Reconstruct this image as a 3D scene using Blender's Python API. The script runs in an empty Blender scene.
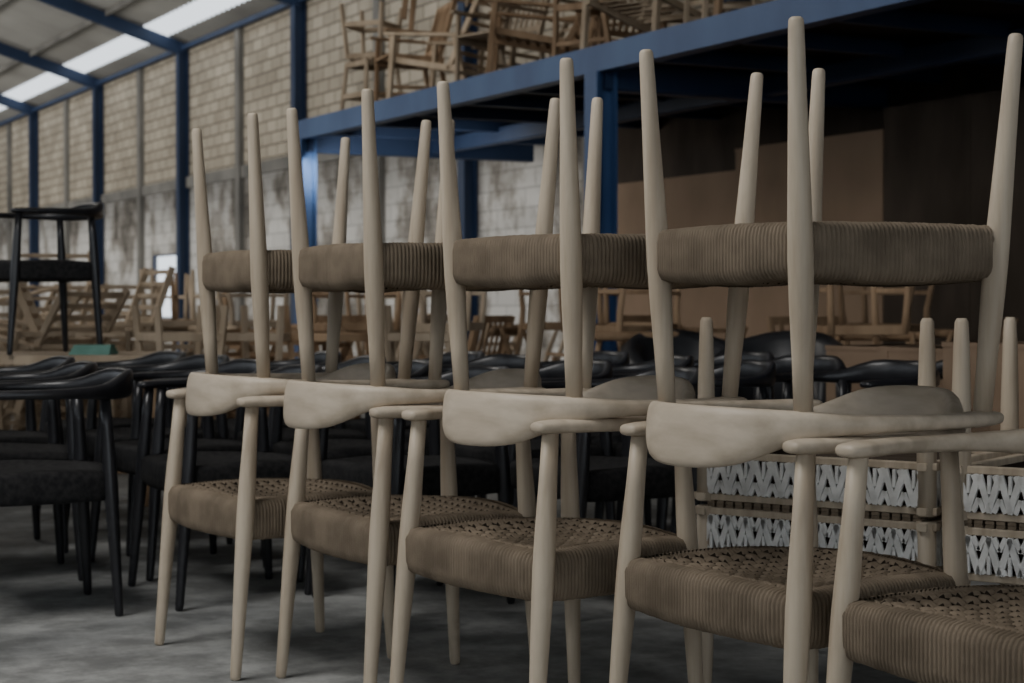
import bpy, math, random
from mathutils import Vector, Matrix
random.seed(7)
S=bpy.context.scene
COL=S.collection
# ------------------------------------------------------------------ materials
def nmat(name,rough=0.6,spec=0.3):
    m=bpy.data.materials.new(name); m.use_nodes=True
    nt=m.node_tree; b=nt.nodes['Principled BSDF']
    b.inputs['Roughness'].default_value=rough
    b.inputs['Specular IOR Level'].default_value=spec
    return m,nt,b
def N(nt,t,**k):
    n=nt.nodes.new(t)
    for a,v in k.items(): setattr(n,a,v)
    return n
def ramp(nt,stops):
    r=N(nt,'ShaderNodeValToRGB'); el=r.color_ramp.elements
    while len(el)<len(stops): el.new(0.5)
    for e,(p,c) in zip(el,stops):
        e.position=p; e.color=(*c,1)
    return r
def noise_mat(name,c1,c2,scale=(5,5,5),detail=5,rough=0.6,spec=0.3,bump=0.0,bs=None,p1=.35,p2=.65,objrand=0.0,ns=1.0):
    m,nt,b=nmat(name,rough,spec)
    tc=N(nt,'ShaderNodeTexCoord'); mp=N(nt,'ShaderNodeMapping'); mp.inputs['Scale'].default_value=scale
    n=N(nt,'ShaderNodeTexNoise'); n.inputs['Detail'].default_value=detail; n.inputs['Scale'].default_value=ns
    nt.links.new(tc.outputs['Object'],mp.inputs['Vector']); nt.links.new(mp.outputs[0],n.inputs['Vector'])
    r=ramp(nt,[(p1,c1),(p2,c2)]); nt.links.new(n.outputs['Fac'],r.inputs[0])
    out=r.outputs[0]
    if objrand:
        oi=N(nt,'ShaderNodeObjectInfo'); mr=N(nt,'ShaderNodeMapRange')
        mr.inputs['To Min'].default_value=1-objrand; mr.inputs['To Max'].default_value=1+objrand
        nt.links.new(oi.outputs['Random'],mr.inputs['Value'])
        hs=N(nt,'ShaderNodeHueSaturation'); nt.links.new(mr.outputs[0],hs.inputs['Value']); nt.links.new(out,hs.inputs['Color']); out=hs.outputs[0]
    nt.links.new(out,b.inputs['Base Color'])
    if bump:
        bp=N(nt,'ShaderNodeBump'); bp.inputs['Strength'].default_value=bump; bp.inputs['Distance'].default_value=0.01
        n2=N(nt,'ShaderNodeTexNoise'); n2.inputs['Scale'].default_value=bs or 40; n2.inputs['Detail'].default_value=4
        nt.links.new(tc.outputs['Object'],n2.inputs['Vector']); nt.links.new(n2.outputs['Fac'],bp.inputs['Height']); nt.links.new(bp.outputs[0],b.inputs['Normal'])
    return m
WOOD=noise_mat('ash_wood_raw',(.39,.315,.23),(.55,.465,.355),(20,20,1.4),6,.46,.35,.05,60,objrand=.06,ns=1.6)
WOODR=noise_mat('ash_wood_rail',(.41,.34,.255),(.57,.485,.38),(2.2,18,18),6,.46,.35,.05,60,objrand=.05,ns=1.4)
ROPE=noise_mat('paper_cord',(.150,.118,.084),(.215,.170,.122),(14,14,14),3,.8,.15,.15,300,objrand=.05)
ROPEGAP_SHADE=noise_mat('paper_cord_gap_shade',(.028,.022,.016),(.04,.03,.022),(25,25,25),3,.9,.05)  # dark colour paints shade into the shallow gaps of the weave
BLACK=noise_mat('black_stained_wood',(.010,.010,.012),(.019,.019,.022),(20,20,3),4,.30,.5,.03,60)
BROPE=noise_mat('black_cord',(.012,.012,.013),(.028,.027,.027),(50,50,50),3,.8,.2,.3,200)
OLDW=noise_mat('teak_frame_wood',(.19,.12,.068),(.36,.245,.15),(6,6,2),4,.7,.2,objrand=.3)
PALEW=noise_mat('pale_frame_wood',(.31,.24,.165),(.48,.385,.28),(6,6,2),4,.7,.2,objrand=.25)
BLUE=noise_mat('blue_steel_paint',(.028,.065,.165),(.048,.10,.22),(2,2,1),5,.5,.4,objrand=.1)
DKBLUE=noise_mat('dark_blue_steel_paint',(.013,.028,.07),(.024,.045,.10),(2,2,1),5,.5,.4)
CARD=noise_mat('cardboard',(.20,.14,.095),(.27,.19,.13),(1.5,1.5,1),4,.85,.1,objrand=.15)
DARKW=noise_mat('dark_plywood',(.035,.027,.02),(.065,.05,.038),(1.5,3,1),4,.8,.1)
WHITEC=noise_mat('white_cord',(.60,.59,.565),(.78,.77,.74),(30,30,30),3,.8,.2)
GREEN=noise_mat('green_cloth',(.12,.25,.21),(.17,.33,.28),(8,8,8),3,.9,.1)
GREYP=noise_mat('concrete_grey',(.14,.135,.125),(.24,.23,.21),(1.2,1.2,1.2),5,.9,.1)
PLASTIC=noise_mat('black_vinyl',(.015,.016,.018),(.03,.03,.034),(5,5,5),3,.4,.4)

def floor_mat():
    m,nt,b=nmat('concrete_floor',.62,.3)
    tc=N(nt,'ShaderNodeTexCoord')
    a=N(nt,'ShaderNodeTexNoise'); a.inputs['Scale'].default_value=.9; a.inputs['Detail'].default_value=8; a.inputs['Roughness'].default_value=.65
    c=N(nt,'ShaderNodeTexNoise'); c.inputs['Scale'].default_value=5; c.inputs['Detail'].default_value=8; c.inputs['Roughness'].default_value=.7
    nt.links.new(tc.outputs['Object'],a.inputs['Vector']); nt.links.new(tc.outputs['Object'],c.inputs['Vector'])
    r1=ramp(nt,[(.38,(.215,.222,.22)),(.60,(.42,.425,.412))]); r2=ramp(nt,[(.40,(.55,.55,.55)),(.60,(1,1,1))])
    nt.links.new(a.outputs['Fac'],r1.inputs[0]); nt.links.new(c.outputs['Fac'],r2.inputs[0])
    mx=N(nt,'ShaderNodeMix',data_type='RGBA',blend_type='MULTIPLY'); mx.inputs[0].default_value=1
    nt.links.new(r1.outputs[0],mx.inputs[6]); nt.links.new(r2.outputs[0],mx.inputs[7]); nt.links.new(mx.outputs[2],b.inputs['Base Color'])
    bp=N(nt,'ShaderNodeBump'); bp.inputs['Strength'].default_value=.25; bp.inputs['Distance'].default_value=.01
    nt.links.new(c.outputs['Fac'],bp.inputs['Height']); nt.links.new(bp.outputs[0],b.inputs['Normal'])
    return m
FLOOR=floor_mat()
def brick_mat():
    m,nt,b=nmat('brick_wall',.9,.1)
    tc=N(nt,'ShaderNodeTexCoord'); sp=N(nt,'ShaderNodeSeparateXYZ'); cb=N(nt,'ShaderNodeCombineXYZ')
    nt.links.new(tc.outputs['Object'],sp.inputs[0]); nt.links.new(sp.outputs['Y'],cb.inputs['X']); nt.links.new(sp.outputs['Z'],cb.inputs['Y'])
    br=N(nt,'ShaderNodeTexBrick'); br.inputs['Scale'].default_value=1
    br.inputs['Brick Width'].default_value=.38; br.inputs['Row Height'].default_value=.17; br.inputs['Mortar Size'].default_value=.014
    br.inputs['Color1'].default_value=(.52,.46,.365,1); br.inputs['Color2'].default_value=(.40,.35,.275,1); br.inputs['Mortar'].default_value=(.2,.175,.14,1)
    nt.links.new(cb.outputs[0],br.inputs['Vector'])
    n=N(nt,'ShaderNodeTexNoise'); n.inputs['Scale'].default_value=1.3; n.inputs['Detail'].default_value=7
    nt.links.new(cb.outputs[0],n.inputs['Vector']); r=ramp(nt,[(.3,(.75,.75,.75)),(.65,(1.05,1.05,1.05))]); nt.links.new(n.outputs['Fac'],r.inputs[0])
    mx=N(nt,'ShaderNodeMix',data_type='RGBA',blend_type='MULTIPLY'); mx.inputs[0].default_value=1
    nt.links.new(br.outputs[0],mx.inputs[6]); nt.links.new(r.outputs[0],mx.inputs[7]); nt.links.new(mx.outputs[2],b.inputs['Base Color'])
    return m
BRICK=brick_mat()
def plaster_mat():
    m,nt,b=nmat('stained_plaster',.9,.1)
    tc=N(nt,'ShaderNodeTexCoord'); mp=N(nt,'ShaderNodeMapping'); mp.inputs['Scale'].default_value=(1,.9,.8)
    nt.links.new(tc.outputs['Object'],mp.inputs[0])
    n=N(nt,'ShaderNodeTexNoise'); n.inputs['Scale'].default_value=1.1; n.inputs['Detail'].default_value=9; n.inputs['Roughness'].default_value=.68
    nt.links.new(mp.outputs[0],n.inputs['Vector'])
    r=ramp(nt,[(.38,(.17,.155,.135)),(.47,(.38,.35,.31)),(.55,(.72,.70,.66))]); nt.links.new(n.outputs['Fac'],r.inputs[0])
    sp=N(nt,'ShaderNodeSeparateXYZ'); cb=N(nt,'ShaderNodeCombineXYZ')
    nt.links.new(tc.outputs['Object'],sp.inputs[0]); nt.links.new(sp.outputs['Y'],cb.inputs['X']); nt.links.new(sp.outputs['Z'],cb.inputs['Y'])
    br=N(nt,'ShaderNodeTexBrick'); br.inputs['Scale'].default_value=1; br.inputs['Brick Width'].default_value=.42; br.inputs['Row Height'].default_value=.2; br.inputs['Mortar Size'].default_value=.012
    br.inputs['Color1'].default_value=(1,1,1,1); br.inputs['Color2'].default_value=(.88,.88,.88,1); br.inputs['Mortar'].default_value=(.7,.7,.7,1)
    nt.links.new(cb.outputs[0],br.inputs['Vector'])
    mx=N(nt,'ShaderNodeMix',data_type='RGBA',blend_type='MULTIPLY'); mx.inputs[0].default_value=1
    nt.links.new(r.outputs[0],mx.inputs[6]); nt.links.new(br.outputs[0],mx.inputs[7])
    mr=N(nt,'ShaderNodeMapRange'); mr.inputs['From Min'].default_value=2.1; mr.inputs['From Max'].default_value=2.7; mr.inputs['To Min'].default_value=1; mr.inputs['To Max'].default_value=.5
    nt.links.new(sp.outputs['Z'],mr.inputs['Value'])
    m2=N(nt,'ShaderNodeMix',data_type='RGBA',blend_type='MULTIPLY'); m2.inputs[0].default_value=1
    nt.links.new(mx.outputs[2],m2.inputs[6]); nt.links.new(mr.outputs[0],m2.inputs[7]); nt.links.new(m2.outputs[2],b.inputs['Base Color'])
    return m
PLASTER=plaster_mat()
def roof_mat():
    m,nt,b=nmat('corrugated_sheet',.55,.3)
    tc=N(nt,'ShaderNodeTexCoord'); n=N(nt,'ShaderNodeTexNoise'); n.inputs['Scale'].default_value=.7; n.inputs['Detail'].default_value=6
    nt.links.new(tc.outputs['Object'],n.inputs['Vector']); r=ramp(nt,[(.3,(.28,.27,.25)),(.7,(.42,.41,.38))]); nt.links.new(n.outputs['Fac'],r.inputs[0]); nt.links.new(r.outputs[0],b.inputs['Base Color'])
    return m
ROOF=roof_mat()

# ------------------------------------------------------------------ mesh builder
class MB:
    def __init__(s): s.v=[];s.f=[];s.m=[];s.mats=[];s.sm=[]
    def mi(s,mat):
        if mat not in s.mats: s.mats.append(mat)
        return s.mats.index(mat)
    def add(s,vs,fs,mat,smooth=True):
        o=len(s.v); s.v+= [tuple(v) for v in vs]; k=s.mi(mat)
        for f in fs: s.f.append(tuple(i+o for i in f)); s.m.append(k); s.sm.append(smooth)
    def rings(s,rings,mat,closed=False,cap=True,smooth=True):
        n=len(rings[0]); vs=[p for r in rings for p in r]; fs=[]
        for i in range(len(rings)-1):
            for j in range(n):
                fs.append((i*n+j,i*n+(j+1)%n,(i+1)*n+(j+1)%n,(i+1)*n+j))
        if cap:
            fs.append(tuple(reversed(range(n)))); fs.append(tuple((len(rings)-1)*n+j for j in range(n)))
        s.add(vs,fs,mat,smooth)
    def tube(s,pts,rad,mat,seg=14,smooth=True):
        pts=[Vector(p) for p in pts]; rs=[]
        for i,p in enumerate(pts):
            t=(pts[min(i+1,len(pts)-1)]-pts[max(i-1,0)]).normalized()
            a=t.cross(Vector((0.31,0.95,0.05))) if abs(t.z)>.6 else t.cross(Vector((0,0,1)))
            a.normalize(); b=t.cross(a); r=rad[i] if isinstance(rad,(list,tuple)) else rad
            rs.append([p+a*r*math.cos(2*math.pi*k/seg)+b*r*math.sin(2*math.pi*k/seg) for k in range(seg)])
        s.rings(rs,mat,smooth=smooth)
    def bar(s,p,q,w,h,mat):
        p=Vector(p);q=Vector(q); t=(q-p).normalized()
        a=t.cross(Vector((0,0,1)))
        if a.length<1e-3: a=Vector((1,0,0))
        a.normalize(); b=a.cross(t)
        c=min(w,h)*.12
        prof=[(-w/2+c,-h/2),(w/2-c,-h/2),(w/2,-h/2+c),(w/2,h/2-c),(w/2-c,h/2),(-w/2+c,h/2),(-w/2,h/2-c),(-w/2,-h/2+c)]
        s.rings([[P+a*x+b*y for x,y in prof] for P in (p,q)],mat,smooth=False)
    def box(s,lo,hi,mat):
        x0,y0,z0=lo;x1,y1,z1=hi
        s.add([(x0,y0,z0),(x1,y0,z0),(x1,y1,z0),(x0,y1,z0),(x0,y0,z1),(x1,y0,z1),(x1,y1,z1),(x0,y1,z1)],
              [(3,2,1,0),(4,5,6,7),(0,1,5,4),(1,2,6,5),(2,3,7,6),(3,0,4,7)],mat,False)
    def mesh(s,name):
        me=bpy.data.meshes.new(name); me.from_pydata(s.v,[],s.f)
        for m in s.mats: me.materials.append(m)
        me.polygons.foreach_set('material_index',s.m); me.polygons.foreach_set('use_smooth',s.sm); me.update()
        return me
def put(name,me,M=Matrix()):
    o=bpy.data.objects.new(name,me); COL.objects.link(o); o.matrix_world=M; return o

# ------------------------------------------------------------------ round armchair
FT=(.265,.19); FF=(.288,.25); BT=(.215,-.20); BF=(.237,-.238)
def cr(arr,t):
    n=len(arr)-1; x=t*n; i=min(int(x),n-1); f=x-i
    g=lambda k: arr[max(0,min(n,k))]
    out=[]
    for c in range(len(arr[0])):
        p0,p1,p2,p3=g(i-1)[c],g(i)[c],g(i+1)[c],g(i+2)[c]
        out.append(.5*(2*p1+(-p0+p2)*f+(2*p0-5*p1+4*p2-p3)*f*f+(-p0+3*p1-3*p2+p3)*f**3))
    return out
# x, y, half width, half height, dz
KEYS=[(.263,.216,.028,.0125,-.002),(.267,.18,.033,.0145,-.001),(.286,.095,.028,.0145,0),(.292,-.01,.022,.0155,0),(.272,-.115,.020,.018,.001),(.224,-.205,.021,.027,.003),(.130,-.288,.015,.053,.024),(.0,-.320,.0135,.059,.028)]
KEYSB=[(x,y,w,min(h,.045),min(dz,.022)) for x,y,w,h,dz in KEYS]
def build_chair(name,wood,rail,rope,hi=True,R=.73,KEYS=KEYS):
    b=MB()
    prof=[(0,.62),(.003,.86),(.009,1.0),(.03,1.06),(.2,1.24),(.4,1.5),(.52,1.66),(.6,1.72),(.72,1.62),(.85,1.4),(1,1.28)]
    for sx in (1,-1):
        for (f,t,dz) in ((FF,FT,-.003),(BF,BT,-.01)):
            P=Vector((sx*f[0],f[1],0)); Q=Vector((sx*t[0],t[1],R+dz))
            b.tube([P.lerp(Q,k) for k,_ in prof],[.0138*r for _,r in prof],wood,20 if hi else 10)
    # rail
    ks=KEYS+[(-x,y,w,h,z) for x,y,w,h,z in reversed(KEYS[:-1])]
    n=88 if hi else 40; seg=18 if hi else 12; pts=[cr(ks,i/n) for i in range(n+1)]; rs=[]
    for i,(x,y,w,h,dz) in enumerate(pts):
        a=pts[max(i-1,0)]; c=pts[min(i+1,n)]; t=Vector((c[0]-a[0],c[1]-a[1],0)).normalized(); nr=Vector((t.y,-t.x,0))
        lean=.10*max(0,(h-.03)/.03)
        ring=[]
        for k in range(seg):
            th=2*math.pi*k/seg; ct,st=math.cos(th),math.sin(th)
            ex=.72
            u=math.copysign(abs(ct)**ex,ct)*w; v=math.copysign(abs(st)**ex,st)*h
            ring.append(Vector((x,y,R+dz))+nr*(u)+Vector((0,-lean*v,v)))
        rs.append(ring)
    def shrink(r,k,dv):
        c=sum(r,Vector())/len(r); return [c+(p-c)*k+dv for p in r]
    for end in (0,1):
        r=rs[0] if end==0 else rs[-1]; q=rs[1] if end==0 else rs[-2]
        d=(sum(r,Vector())-sum(q,Vector())).normalized()
        ex=[shrink(r,.94,d*.005),shrink(r,.80,d*.010),shrink(r,.45,d*.0135)]
        rs = (list(reversed(ex))+rs) if end==0 else rs+ex
    b.rings(rs,rail)
    # seat
    def at(f,t,z,sx): k=z/R; return Vector((sx*(f[0]+(t[0]-f[0])*k),f[1]+(t[1]-f[1])*k,0))
    zc=.415; c=[at(BF,BT,zc,-1),at(BF,BT,zc,1),at(FF,FT,zc,1),at(FF,FT,zc,-1)]
    bulge=[.026,.014,.032,.014]
    def edge(i,t):
        p,q=c[i],c[(i+1)%4]; d=(q-p).normalized(); o=Vector((d.y,-d.x,0))
        s_=max(0,math.sin(math.pi*t))
        return p.lerp(q,t)+o*(.012*s_**.3+(bulge[i]-.012)*s_+.004)
    zt=.462; H=.095; rimr=.020
    nr_=[48,46,54,46]; spr=6 if hi else 1
    if not hi: nr_=[10]*4
    # side wrap
    cols=[];ctr=Vector((0,0,0))
    pr=[(rimr*1.7,0.0),(rimr*1.05,-.002),(rimr*.5,-.0055),(rimr*.16,-.012),(0,-.022),(0.0,-H*.5),(0,-H+.022),(.004,-H+.009),(rimr*.6,-H+.002),(rimr*1.2,-H),(rimr*2.2,-H+.002)]
    creases=[]
    for i in range(4):
        m=nr_[i]*spr; off=0
        for k in range(m):
            if k%spr==0: off=random.uniform(-.0006,.0006)
            t=k/m; P=edge(i,t); d=(c[(i+1)%4]-c[i]).normalized(); inn=Vector((-d.y,d.x,0))
            rib=(.0046*abs(math.sin(math.pi*k/spr))**.6+off*(k%spr>0)) if hi else 0
            sag=-.010*math.sin(math.pi*t)
            cols.append([P+inn*(ins-rib)+Vector((0,0,zt+z-(sag if z>-.05 else -sag*.2)+(rib if z>-.01 else (-rib if z<-H+.01 else 0)))) for ins,z in pr])
    nc=len(cols); vs=[p for col in cols for p in col]; L=len(pr)
    b.add(vs,[(i*L+j,i*L+j+1,((i+1)%nc)*L+j+1,((i+1)%nc)*L+j) for i in range(nc) for j in range(L-1)],rope)
    # top & bottom patches (coons)
    def coons(u,v):
        e0=edge(0,u); e2=edge(2,1-u); e1=edge(1,v); e3=edge(3,1-v)
        P=e0*(1-v)+e2*v+e3*(1-u)+e1*u
        Q=c[0]*(1-u)*(1-v)+c[1]*u*(1-v)+c[2]*u*v+c[3]*(1-u)*v
        return P-Q
    G=208 if hi else 12; nw=13
    def surf(G,zf):
        vs=[]
        for j in range(G+1):
            for i in range(G+1):
                u=i/G; v=j/G; u2=.055+.89*u; v2=.055+.89*v
                p=coons(u2,v2); vs.append((p.x,p.y,zf(u,v)))
        return vs,[(j*(G+1)+i,j*(G+1)+i+1,(j+1)*(G+1)+i+1,(j+1)*(G+1)+i) for j in range(G) for i in range(G)]
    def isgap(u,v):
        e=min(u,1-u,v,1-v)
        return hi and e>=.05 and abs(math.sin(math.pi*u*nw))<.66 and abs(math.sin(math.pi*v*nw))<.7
    def ztop(u,v):
        e=min(u,1-u,v,1-v)
        dish=-.018*(16*u*(1-u)*v*(1-v))**.8
        z=zt-.001+dish+.010*math.sin(math.pi*(u if min(v,1-v)<min(u,1-u) else v))*max(0,1-e*6)
        if not hi: return z
        if e<.05:
            q=u if e in (v,1-v) else v
            return z+.0032*abs(math.sin(math.pi*q*44))+.001
        U=u*nw;Vv=v*nw
        s1=math.sin(math.pi*U);s2=math.sin(math.pi*Vv)
        c1=abs(s1)**.6; c2=abs(s2)**.6
        i=int(U);j=int(Vv); sg=1 if (i+j)%2 else -1
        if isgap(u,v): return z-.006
        z1=c1*.008+sg*.005*abs(s2); z2=c2*.008-sg*.005*abs(s1)
        z1-=.0022*(abs((U%1)-.5)<.06); z2-=.0022*(abs((Vv%1)-.5)<.06)
        g=max(z1 if abs(s1)>.45 else -.02,z2 if abs(s2)>.45 else -.02,-.005)
        return z+g-.002
    vs,fs=surf(G,ztop)
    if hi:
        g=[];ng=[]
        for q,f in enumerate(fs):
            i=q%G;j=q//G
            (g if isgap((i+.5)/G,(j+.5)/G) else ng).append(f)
        o=len(b.v); b.add(vs,ng,rope); k=b.mi(ROPEGAP_SHADE)
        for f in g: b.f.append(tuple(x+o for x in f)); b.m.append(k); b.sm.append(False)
    else: b.add(vs,fs,rope)
    gb=60 if hi else 6
    vs,fs=surf(gb,lambda u,v: zt-H+.004+.01*(16*u*(1-u)*v*(1-v))**.8+(.0015*math.sin(math.pi*u*30) if hi else 0))
    b.add(vs,[tuple(reversed(f)) for f in fs],rope)
    return b.mesh(name)
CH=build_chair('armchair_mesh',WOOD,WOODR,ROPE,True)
BK=build_chair('black_armchair_mesh',BLACK,BLACK,BROPE,False,.71,KEYSB)
def CM(x,y,ang,z=0,inv=False,tilt=0):
    M=Matrix.Translation((x,y,z))@Matrix.Rotation(math.radians(ang-90),4,'Z')
    if inv: M=M@Matrix.Rotation(math.pi,4,'Y')
    if tilt: M=M@Matrix.Rotation(math.radians(tilt),4,'X')
    return M
UZ=1.496
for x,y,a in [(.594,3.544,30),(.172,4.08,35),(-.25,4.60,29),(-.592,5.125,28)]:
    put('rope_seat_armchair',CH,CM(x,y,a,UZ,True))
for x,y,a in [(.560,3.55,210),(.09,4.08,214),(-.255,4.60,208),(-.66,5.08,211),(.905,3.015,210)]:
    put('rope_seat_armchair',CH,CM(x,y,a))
# black chairs
for x,y,a in [(-1.56,5.80,205),(-2.15,6.05,212),(-.98,6.15,207),(-.33,6.0,212),(.30,5.95,204),
              (-1.85,6.55,203),(-1.25,6.80,214),(-.62,6.75,200),(.05,6.75,214),(.65,6.7,200),
              (-2.1,7.25,208),(-1.5,7.45,220),(-.85,7.4,202),(-.2,7.45,225),(.42,7.45,195),(1.04,7.35,222),(1.25,6.65,218),(1.7,7.4,206),(-2.5,6.7,209),
              (-2.75,7.4,205),(-1.8,8.1,215),(-1.1,8.1,205),(-.45,8.15,212),(.2,8.1,208),(.85,8.05,214)]:
    put('black_armchair',BK,CM(x,y,a))

# ------------------------------------------------------------------ rope ottomans
def ottoman():
    b=MB(); W=.66;D=.60;h=.47
    for sx in (-1,1):
        for sy in (-1,1):
            P=Vector((sx*(W/2-.03),sy*(D/2-.03),0)); Q=P+Vector((0,0,h))
            b.tube([P.lerp(Q,k) for k in (0,.02,.15,.5,1)],[.011,.016,.019,.023,.024],WOOD,14)
    for z in (h-.012,h-.118):
        for s_ in (-1,1):
            b.bar((-W/2,s_*(D/2-.03),z),(W/2,s_*(D/2-.03),z),.024,.018,WOOD)
            b.bar((s_*(W/2-.03),-D/2,z),(s_*(W/2-.03),D/2,z),.024,.018,WOOD)
    def cords(p,q):
        p=Vector(p);q=Vector(q);L=(q-p).length;n=int(L/.05);d=(q-p)/n
        for i in range(n):
            a=p+d*i; top=Vector((0,0,h-.022)); bot=Vector((0,0,h-.108)); mid=(top+bot)/2
            b.bar(a+bot,a+d*.55+top,.010,.016,WHITEC); b.bar(a+d+bot,a+d*.45+top,.010,.016,WHITEC)
            b.bar(a+d*.5+bot,a+d*.5+mid,.008,.012,WHITEC)
            b.bar(a+mid+Vector((0,0,.012)),a+d*.28+top,.008,.012,WHITEC)
            b.bar(a+mid+Vector((0,0,.012)),a-d*.28+top if i else a+top,.008,.012,WHITEC)
            b.bar(a+mid-Vector((0,0,.01)),a+d*.3+bot,.008,.010,WHITEC)
    for s_ in (-1,1):
        cords((-W/2+.03,s_*(D/2-.016),0),(W/2-.03,s_*(D/2-.016),0))
        cords((s_*(W/2-.016),-D/2+.03,0),(s_*(W/2-.016),D/2-.03,0))
        # woven dark backing strip inside each face
        b.box((-W/2+.03,s_*(D/2-.04)-.003,h-.11),(W/2-.03,s_*(D/2-.04)+.003,h-.02),DARKW)
        b.box((s_*(W/2-.04)-.003,-D/2+.03,h-.11),(s_*(W/2-.04)+.003,D/2-.03,h-.02),DARKW)
    n=22
    for i in range(n):
        x=-W/2+.05+(W-.1)*i/(n-1); b.bar((x,-D/2+.02,h+.002),(x,D/2-.02,h+.002),.02,.008,ROPE)
    b.box((-W/2+.045,-D/2+.045,h-.09),(W/2-.045,D/2-.045,h-.08),DARKW)
    return b.mesh('rope_ottoman_mesh')
OT=ottoman()
def OM(x,y,a,z,inv):
    M=Matrix.Translation((x,y,z))@Matrix.Rotation(math.radians(a),4,'Z')
    return M@Matrix.Rotation(math.pi,4,'Y') if inv else M
for ox,oy in [(.90,4.66),(1.45,4.24)]:
    put('rope_ottoman',OT,OM(ox,oy,-36,0,False))
    put('rope_ottoman',OT,OM(ox,oy,-36,.953,True))

# ------------------------------------------------------------------ misc furniture frames
def stool_frame(mat):
    b=MB()
    for sx in (-1,1):
        for sy in (-1,1): b.bar((sx*.2,sy*.2,0),(sx*.16,sy*.16,.48),.035,.035,mat)
    for z,k in ((.46,.165),(.18,.187)):
        for s_ in (-1,1):
            b.bar((-k,s_*k,z),(k,s_*k,z),.025,.045,mat); b.bar((s_*k,-k,z),(s_*k,k,z),.025,.045,mat)
    for i in range(5): b.bar((-.17,-.14+.07*i,.485),(.17,-.14+.07*i,.485),.05,.015,mat)
    return b.mesh('stool_frame')
def slat_chair(mat,arms=True):
    b=MB()
    for s_ in (-1,1):
        b.bar((s_*.25,.24,0),(s_*.25,.22,.62 if arms else .42),.035,.035,mat)
        b.bar((s_*.25,-.28,0),(s_*.25,-.2,.42),.035,.04,mat); b.bar((s_*.25,-.2,.42),(s_*.25,-.34,.92),.035,.04,mat)
        b.bar((s_*.25,-.24,.4),(s_*.25,.24,.42),.025,.05,mat)
        b.bar((s_*.25,-.25,.16),(s_*.25,.24,.16),.02,.03,mat)
        if arms: b.bar((s_*.26,-.27,.62),(s_*.26,.28,.64),.055,.022,mat)
    for i in range(6): b.bar((-.25,-.2+.085*i,.43),(.25,-.2+.085*i,.44),.06,.015,mat)
    for z,y in ((.9,-.335),(.5,-.22)): b.bar((-.25,y,z),(.25,y,z),.02,.05,mat)
    for i in range(6): b.bar((-.18+.072*i,-.225,.5),(-.18+.072*i,-.33,.9),.03,.012,mat)
    return b.mesh('slat_chair')
def lounge_frame(mat):
    b=MB()
    for s_ in (-1,1):
        b.bar((s_*.3,.35,0),(s_*.3,.30,.55),.04,.045,mat); b.bar((s_*.3,-.42,0),(s_*.3,-.30,.5),.04,.045,mat)
        b.bar((s_*.3,.38,.55),(s_*.3,-.40,.48),.07,.025,mat); b.bar((s_*.27,.34,.34),(s_*.27,-.3,.22),.03,.05,mat)
        b.bar((s_*.27,-.22,.22),(s_*.27,-.55,.85),.03,.045,mat)
    for i in range(8):
        b.bar((-.27,.3-.075*i,.35-.014*i),(.27,.3-.075*i,.35-.014*i),.03,.012,mat)
        k=i/7; b.bar((-.27,-.25-.28*k,.28+.54*k),(.27,-.25-.28*k,.28+.54*k),.012,.03,mat)
    return b.mesh('lounge_frame')
def bent_chair(mat):
    b=MB()
    for s_ in (-1,1):
        b.tube([(s_*.22,.22,0),(s_*.21,.2,.3),(s_*.2,.19,.43)],[.014,.019,.02],mat,8)
        b.tube([(s_*.2,-.26,0),(s_*.19,-.2,.3),(s_*.2,-.2,.45),(s_*.22,-.27,.66),(s_*.21,-.34,.84)],[.014,.019,.022,.018,.014],mat,8)
    for p,q in (((-.2,.19,.41),(.2,.19,.41)),((-.19,-.2,.42),(.19,-.2,.42)),((-.2,.19,.41),(-.19,-.2,.42)),((.2,.19,.41),(.19,-.2,.42))): b.bar(p,q,.025,.05,mat)
    pts=[(.27*math.cos(math.radians(a)),-.36+.0-.06*math.sin(math.radians(a)),.82) for a in range(0,181,20)]
    b.tube(pts,[.018]+[.026]*8+[.018],mat,8)
    for s_ in (-1,1): b.bar((s_*.205,-.22,.2),(s_*.21,.2,.2),.02,.025,mat)
    return b.mesh('bent_chair')
ST=[stool_frame(OLDW),stool_frame(PALEW)]; SC=[slat_chair(OLDW),slat_chair(PALEW),slat_chair(PALEW,False)]; LG=[lounge_frame(OLDW),lounge_frame(PALEW)]; BC=[bent_chair(OLDW),bent_chair(PALEW)]
# building frame : local X = outward to wall (n), local Y = along hall (a)
BA=math.radians(27.85); BR=Matrix.Rotation(BA,4,'Z')
def B(n,a,z=0,rot=0,M=Matrix()):
    return BR@Matrix.Translation((n,a,z))@Matrix.Rotation(math.radians(rot),4,'Z')@M
def px(x,d): return ((x-512)/1800*d,d)
def PM(x,d,z=0,rot=0,M=Matrix()):
    X,Y=px(x,d); return Matrix.Translation((X,Y,z))@Matrix.Rotation(math.radians(rot),4,'Z')@M
FLIP=Matrix.Rotation(math.pi,4,'Y')
def clutter(me,M):
    nm={'stool_frame':'wooden_stool','slat_chair':'slatted_wooden_chair','lounge_frame':'lounge_chair_frame','bent_chair':'unfinished_dining_chair'}[me.name.split('.')[0]]
    put(nm,me,M)
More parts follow.
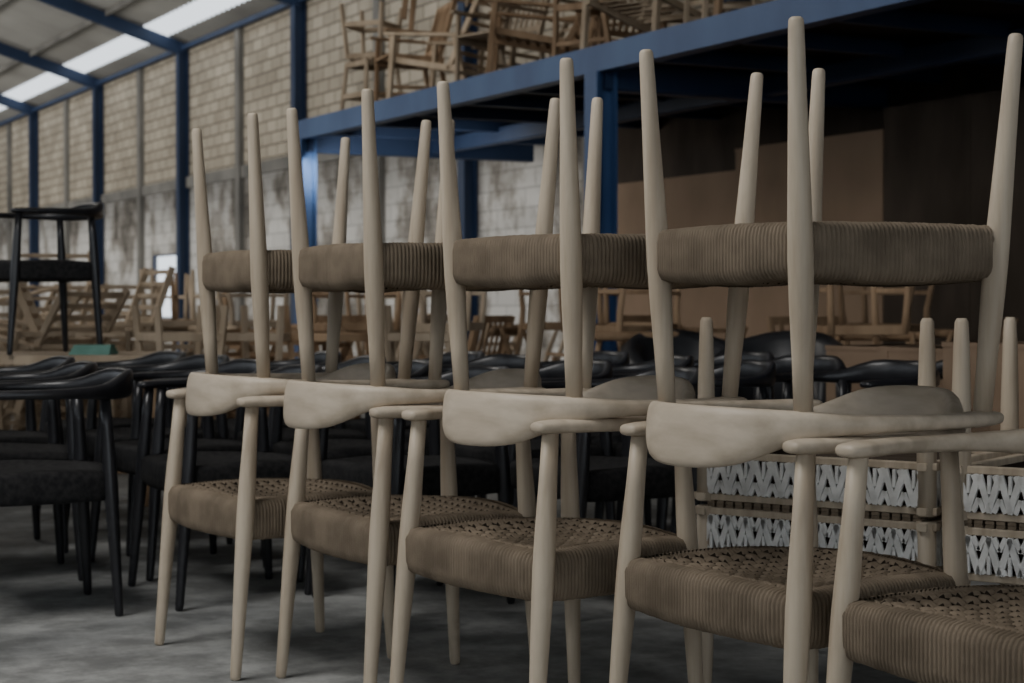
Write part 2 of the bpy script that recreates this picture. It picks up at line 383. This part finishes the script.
# on the floor, middle distance
ALL=[BC[0],BC[1],SC[0],LG[1],BC[0],ST[0],SC[1],BC[1],LG[0]]
for d,x0,x1,st in ((11.4,175,480,90),(12.5,200,490,84),(13.6,175,480,78),(14.7,200,470,72),(15.8,190,460,66),(17.0,215,440,60)):
    x=x0
    while x<x1:
        me=ALL[random.randrange(len(ALL))]; r=random.uniform(0,360)
        clutter(me,PM(x,d+random.uniform(-.12,.12),0,r))
        if me in BC and random.random()<.6: clutter(me,PM(x,d,1.27,r+random.uniform(-30,30),FLIP))
        x+=st
for x,d,r in [(180,10.3,10),(262,10.4,55),(335,10.35,30),(420,10.4,70)]:
    clutter(ST[x%2],PM(x,d,0,r)); clutter(ST[(x+1)%2],PM(x,d,.99,r+20,FLIP))
for x,d,me,r in [(640,11.6,BC[0],140),(835,10.6,SC[0],200),(885,10.9,BC[0],100),(600,13.2,SC[0],40),(668,12.9,LG[0],30),(560,12.0,BC[0],250),(612,10.4,BC[0],20),(940,9.8,SC[0],60),(520,13.6,BC[1],100),(855,9.6,BC[0],150)]:
    clutter(me,PM(x,d,0,r))
for x,d,r in [(612,10.4,50),(640,11.6,160),(885,10.9,60),(560,12,200),(855,9.6,190)]: clutter(BC[0],PM(x,d,1.27,r,FLIP))
# pile of lounge frames on left
for x,d,z,r,t in [(-20,12.3,0,20,0),(62,12.3,0,60,0),(140,12.4,0,100,0),(20,12.3,.32,70,8),(100,12.4,.34,120,-8),(20,13.8,.0,10,0),(95,13.8,0,200,0),(25,13.8,.36,150,5),(100,13.8,.36,30,5),(-45,13.8,0,0,0),(-35,12.4,.34,30,0),(60,13.2,.5,200,-6),(10,13.0,.55,310,6),(20,11.2,0,40,0),(95,11.2,0,250,0),(-50,11.3,0,120,0),(20,11.2,.3,60,6),(90,11.2,.3,280,-6)]:
    clutter(LG[1],PM(x,d,z,r,Matrix.Rotation(math.radians(t),4,'X')))
# workbench with chair
b=MB(); 
b.box((-1.3,-.4,.70),(.75,.4,.745),PALEW)
for x in (-1.22,.67):
    for y in (-.34,.34): b.bar((x,y,0),(x,y,.70),.08,.08,OLDW)
for y in (-.34,.34): b.bar((-1.22,y,.6),(.67,y,.6),.04,.12,OLDW); b.bar((-1.22,y,.2),(.67,y,.2),.04,.08,OLDW)
put('workbench',b.mesh('workbench'),Matrix.Translation((-2.45,9.2,0)))
put('black_armchair',BK,CM(-2.41,9.15,215,.746))
b=MB(); 
for i,(w,z) in enumerate(((.10,.0),(.095,.016),(.09,.032))): 
    b.bar((-w,0,z+.008),(w,.01*i,z+.008),.2,.016,GREEN)
put('folded_cloth_stack',b.mesh('cloth'),Matrix.Translation((-2.08,8.95,.745)))

# ------------------------------------------------------------------ building
A0,A1=-14,62; WN=8.7; EZ=5.0; SL=.31
WT=.07; WA,WB,WZ0,WZ1=27.75,29.2,.80,1.85
def bobj(name,fn):
    b=MB(); fn(b); return put(name,b.mesh(name),BR.copy())
bobj('floor',lambda b:b.box((-14,A0,-.1),(9.2,A1,0),FLOOR))
def wall(b):
    wa,wb,wz0,wz1=WA,WB,WZ0,WZ1
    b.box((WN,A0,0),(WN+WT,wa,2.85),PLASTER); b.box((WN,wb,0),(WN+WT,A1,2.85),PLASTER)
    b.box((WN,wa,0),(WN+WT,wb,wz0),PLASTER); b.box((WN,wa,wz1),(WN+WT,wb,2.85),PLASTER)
    b.box((WN-.05,A0,2.85),(WN+.2,A1,3.02),GREYP)
    b.box((WN,A0,3.02),(WN+.2,A1,EZ+.05),BRICK)
    a=24.8-40
    while a<A1:
        if a>A0: b.box((WN-.08,a-.09,0),(WN,a+.09,EZ),GREYP)
        a+=2.5*2
bobj('wall_right',wall)
def win(b):
    for a in (WA,WB-.03): b.box((WN-.01,a,WZ0),(WN+.03,a+.03,WZ1),DKBLUE)
    for z in (WZ0,WZ1-.03,(WZ0+WZ1)/2): b.box((WN-.01,WA,z),(WN+.03,WB,z+.03),DKBLUE)
bobj('window_1',win)
bobj('wall_back',lambda b:b.box((-14,A1,0),(9.2,A1+.2,9),BRICK))
bobj('wall_left',lambda b:(b.box((-10.4,A0,0),(-10.2,A1,3.0),PLASTER)))
def roofz(n): return EZ+.12+SL*(WN-n)
def roof(b):
    def sheet(n0,n1,a0,a1,mat=ROOF):
        m=int((a1-a0)/.11); vs=[]
        for i in range(m+1):
            a=a0+(a1-a0)*i/m; dz=.035*(i%2)
            vs+= [(n0,a,roofz(n0)+dz),(n1,a,roofz(n1)+dz)]
        b.add(vs,[(2*i,2*i+2,2*i+3,2*i+1) for i in range(m)],mat,False)
    sheet(WN+.3,8.42,A0,A1); sheet(8.02,-.75,17.3,A1); sheet(8.42,-.75,A0,17.3)
    m=int((A1-A0)/.22); vs=[]
    for i in range(m+1):
        a=A0+(A1-A0)*i/m; dz=.035*(i%2)
        vs+=[(-.75,a,roofz(-.75)+dz),(-10.4,a,EZ+.12+dz)]
    b.add(vs,[(2*i,2*i+1,2*i+3,2*i+2) for i in range(m)],ROOF,False)
bobj('roof',roof)
def frames(b):
    k=2.3-15
    while k<A1:
        b.box((WN-.18,k-.08,0),(WN-.16,k+.08,EZ),DKBLUE); b.box((WN-.04,k-.08,0),(WN-.02,k+.08,EZ),DKBLUE); b.box((WN-.17,k-.02,0),(WN-.03,k+.02,EZ),DKBLUE)
        b.bar((WN-.05,k,roofz(WN-.05)-.14),(-.75,k,roofz(-.75)-.14),.12,.20,DKBLUE)
        b.bar((-.75,k,roofz(-.75)-.14),(-10.2,k,EZ-.02),.12,.20,DKBLUE)
        b.box((-10.2,k-.1,0),(-10.0,k+.1,EZ),DKBLUE)
        k+=5
    n=7.4
    while n>-.7:
        b.bar((n,A0,roofz(n)-.05),(n,A1,roofz(n)-.05),.05,.09,GREYP); n-=1.15
    b.bar((WN-.1,A0,EZ+.02),(WN-.1,A1,EZ+.02),.08,.08,DKBLUE)
bobj('steel_frame',frames)
# mezzanine
ME=6.05; MA=15.6; MZ=2.6; MW=WN-.30
def mezz(b):
    b.box((ME-.06,A0+10,MZ-.08),(ME+.06,MA,MZ+.09),BLUE)
    b.box((ME,MA-.06,MZ-.08),(MW,MA+.06,MZ+.09),BLUE)
    for a in (-.6,4.8,10.2,15.5):
        b.box((ME-.08,a-.08,0),(ME-.06,a+.08,MZ-.08),BLUE); b.box((ME+.06,a-.08,0),(ME+.08,a+.08,MZ-.08),BLUE); b.box((ME-.07,a-.02,0),(ME+.07,a+.02,MZ-.08),BLUE)
        b.bar((ME,a,MZ-.1),(MW,a,MZ-.1),.12,.2,DKBLUE)
    a=-3
    while a<MA: b.bar((ME,a,MZ-.03),(MW,a,MZ-.03),.06,.1,DKBLUE); a+=.9
    b.box((ME+.02,A0+10,MZ+.03),(MW,MA,MZ+.07),DARKW)
    b.bar((ME+1.3,A0+10,MZ-.1),(ME+1.3,MA,MZ-.1),.1,.14,DKBLUE)
bobj('mezzanine_platform',mezz)
zt=MZ+.09
for n,a,z,me,r in [(6.45,14.9,0,ST[1],10),(6.45,14.9,.97,ST[1],40),(6.5,14.2,0,SC[0],80),(6.5,13.5,0,LG[1],30),(6.6,12.7,0,SC[1],100),(6.5,11.9,0,LG[0],60),(6.6,11.1,0,SC[0],20),(6.5,10.3,0,LG[1],110),(6.6,9.5,0,SC[1],70),(6.5,8.7,0,LG[0],10),
                 (6.5,13.4,.62,LG[0],60),(6.6,12.6,.65,BC[1],120),(6.5,11.8,.62,LG[1],40),(6.6,11.0,.65,SC[1],10),(6.5,10.2,.62,LG[0],150),
                 (7.4,13.7,0,LG[1],90),(7.5,12.7,0,SC[0],10),(7.4,11.7,0,LG[0],20),(7.5,10.6,0,BC[1],70),(7.5,12.7,.65,SC[1],100),(7.4,11.7,.62,BC[0],0),(6.6,7.9,0,SC[1],60)]:
    if me is ST[1] and z: clutter(me,B(n,a,zt+.99,r,FLIP))
    else: clutter(me,B(n,a,zt+z,r))
# cardboard panels and cartons under mezzanine
def carton(name,w,d,h,M,mat=CARD):
    b=MB(); b.box((-w/2,-d/2,0),(w/2,d/2,h),mat); b.box((-w/2-.003,-.03,.0),(w/2+.003,.03,h+.003),mat)
    b.box((-w/2-.004,-d/2-.004,h-.02),(w/2+.004,d/2+.004,h),mat)
    put(name,b.mesh(name),M)
carton('wall_shade_panel',.08,2.45,2.05,B(8.15,12.75))
carton('wall_shade_panel',.08,1.75,2.2,B(8.05,10.6))
carton('wall_shade_panel',.3,1.6,2.3,B(7.9,8.6),DARKW)
carton('wall_shade_panel',.05,16.0,2.80,B(8.44,5.9),DARKW)  # dark sheet added before the wall, its colour stands in for shade
carton('cardboard_carton',.5,.8,.80,PM(925,8.3,0,30))
carton('cardboard_carton',.5,.5,.42,PM(1035,6.9,.0,20))
carton('cardboard_carton',.48,.5,.42,PM(1035,6.9,.425,24))
carton('cardboard_carton',.6,.6,.6,PM(690,13.9,0,10),DARKW)
# black upholstered tub chairs
def tub():
    b=MB(); rs=[]
    for i in range(17):
        th=math.radians(-30+240*i/16); ex=.32
        c=Vector((math.cos(th)*ex,-math.sin(th)*ex,0)); o=c.normalized()
        top=.66+.20*math.sin(math.radians(180*i/16))
        rs.append([c-o*.05+Vector((0,0,.2)),c+o*.05+Vector((0,0,.2)),c+o*.06+Vector((0,0,top-.04)),c+Vector((0,0,top)),c-o*.05+Vector((0,0,top-.05))])
    b.rings(rs,PLASTIC)
    b.tube([(0,0,.18),(0,0,.22),(0,0,.4),(0,0,.43)],[.28,.3,.3,.26],PLASTIC,20)
    for sx in (-1,1):
        for sy in (-1,1): b.tube([(sx*.2,sy*.2,0),(sx*.18,sy*.18,.2)],[.015,.022],OLDW,10)
    return b.mesh('tub_chair')
TB=tub()
for x,d,r,z in [(775,9.2,150,0),(690,9.8,200,0)]: put('tub_chair',TB,PM(x,d,z,r))
# ------------------------------------------------------------------ light
w=bpy.data.worlds.new('World'); S.world=w; w.use_nodes=True; bg=w.node_tree.nodes['Background']
bg.inputs[0].default_value=(.86,.93,1,1); bg.inputs[1].default_value=1.8
def area(name,loc,target,sx,sy,e,col):
    l=bpy.data.lights.new(name,'AREA'); l.shape='RECTANGLE'; l.size=sx; l.size_y=sy; l.energy=e; l.color=col
    o=bpy.data.objects.new(name,l); COL.objects.link(o); o.location=loc
    o.rotation_euler=(Vector(target)-Vector(loc)).to_track_quat('-Z','Y').to_euler(); return o
def bp(n,a,z): return BR@Vector((n,a,z))
area('added_fill_lamp',(-2.6,3.2,4.6),(0,4.6,.3),2.2,2.2,165,(1,.98,.95))  # added area lamp out of view, brightens the foreground chairs
area('added_fill_lamp',bp(-3,24,3.0),bp(8.7,29,3.6),6,3,560,(1,.97,.92))  # unseen lamp added to lift the far wall and eave
area('added_fill_lamp',bp(-3,36,3.0),bp(8.7,42,3.6),6,3,560,(1,.97,.92))  # another added lamp, for the wall farther down the hall
area('added_fill_lamp',bp(1.0,14,5.2),bp(7.5,14,2.6),5,2,140,(1,.95,.88))  # added lamp, fills light onto the chairs on the mezzanine
area('added_wall_lamp',bp(6.35,14.6,2.2),bp(8.7,15.6,1.6),2.0,.3,18,(1,.98,.95))  # lamp added below the deck to make bright patches on the plaster
# ------------------------------------------------------------------ camera
cam=bpy.data.cameras.new('camera'); co=bpy.data.objects.new('camera',cam); COL.objects.link(co)
co.location=(0,0,.977); co.rotation_euler=(math.radians(90-1.07),0,0)
cam.sensor_width=36; cam.lens=63.28; cam.clip_end=300
cam.dof.use_dof=True; cam.dof.focus_distance=3.6; cam.dof.aperture_fstop=6.5
S.camera=co
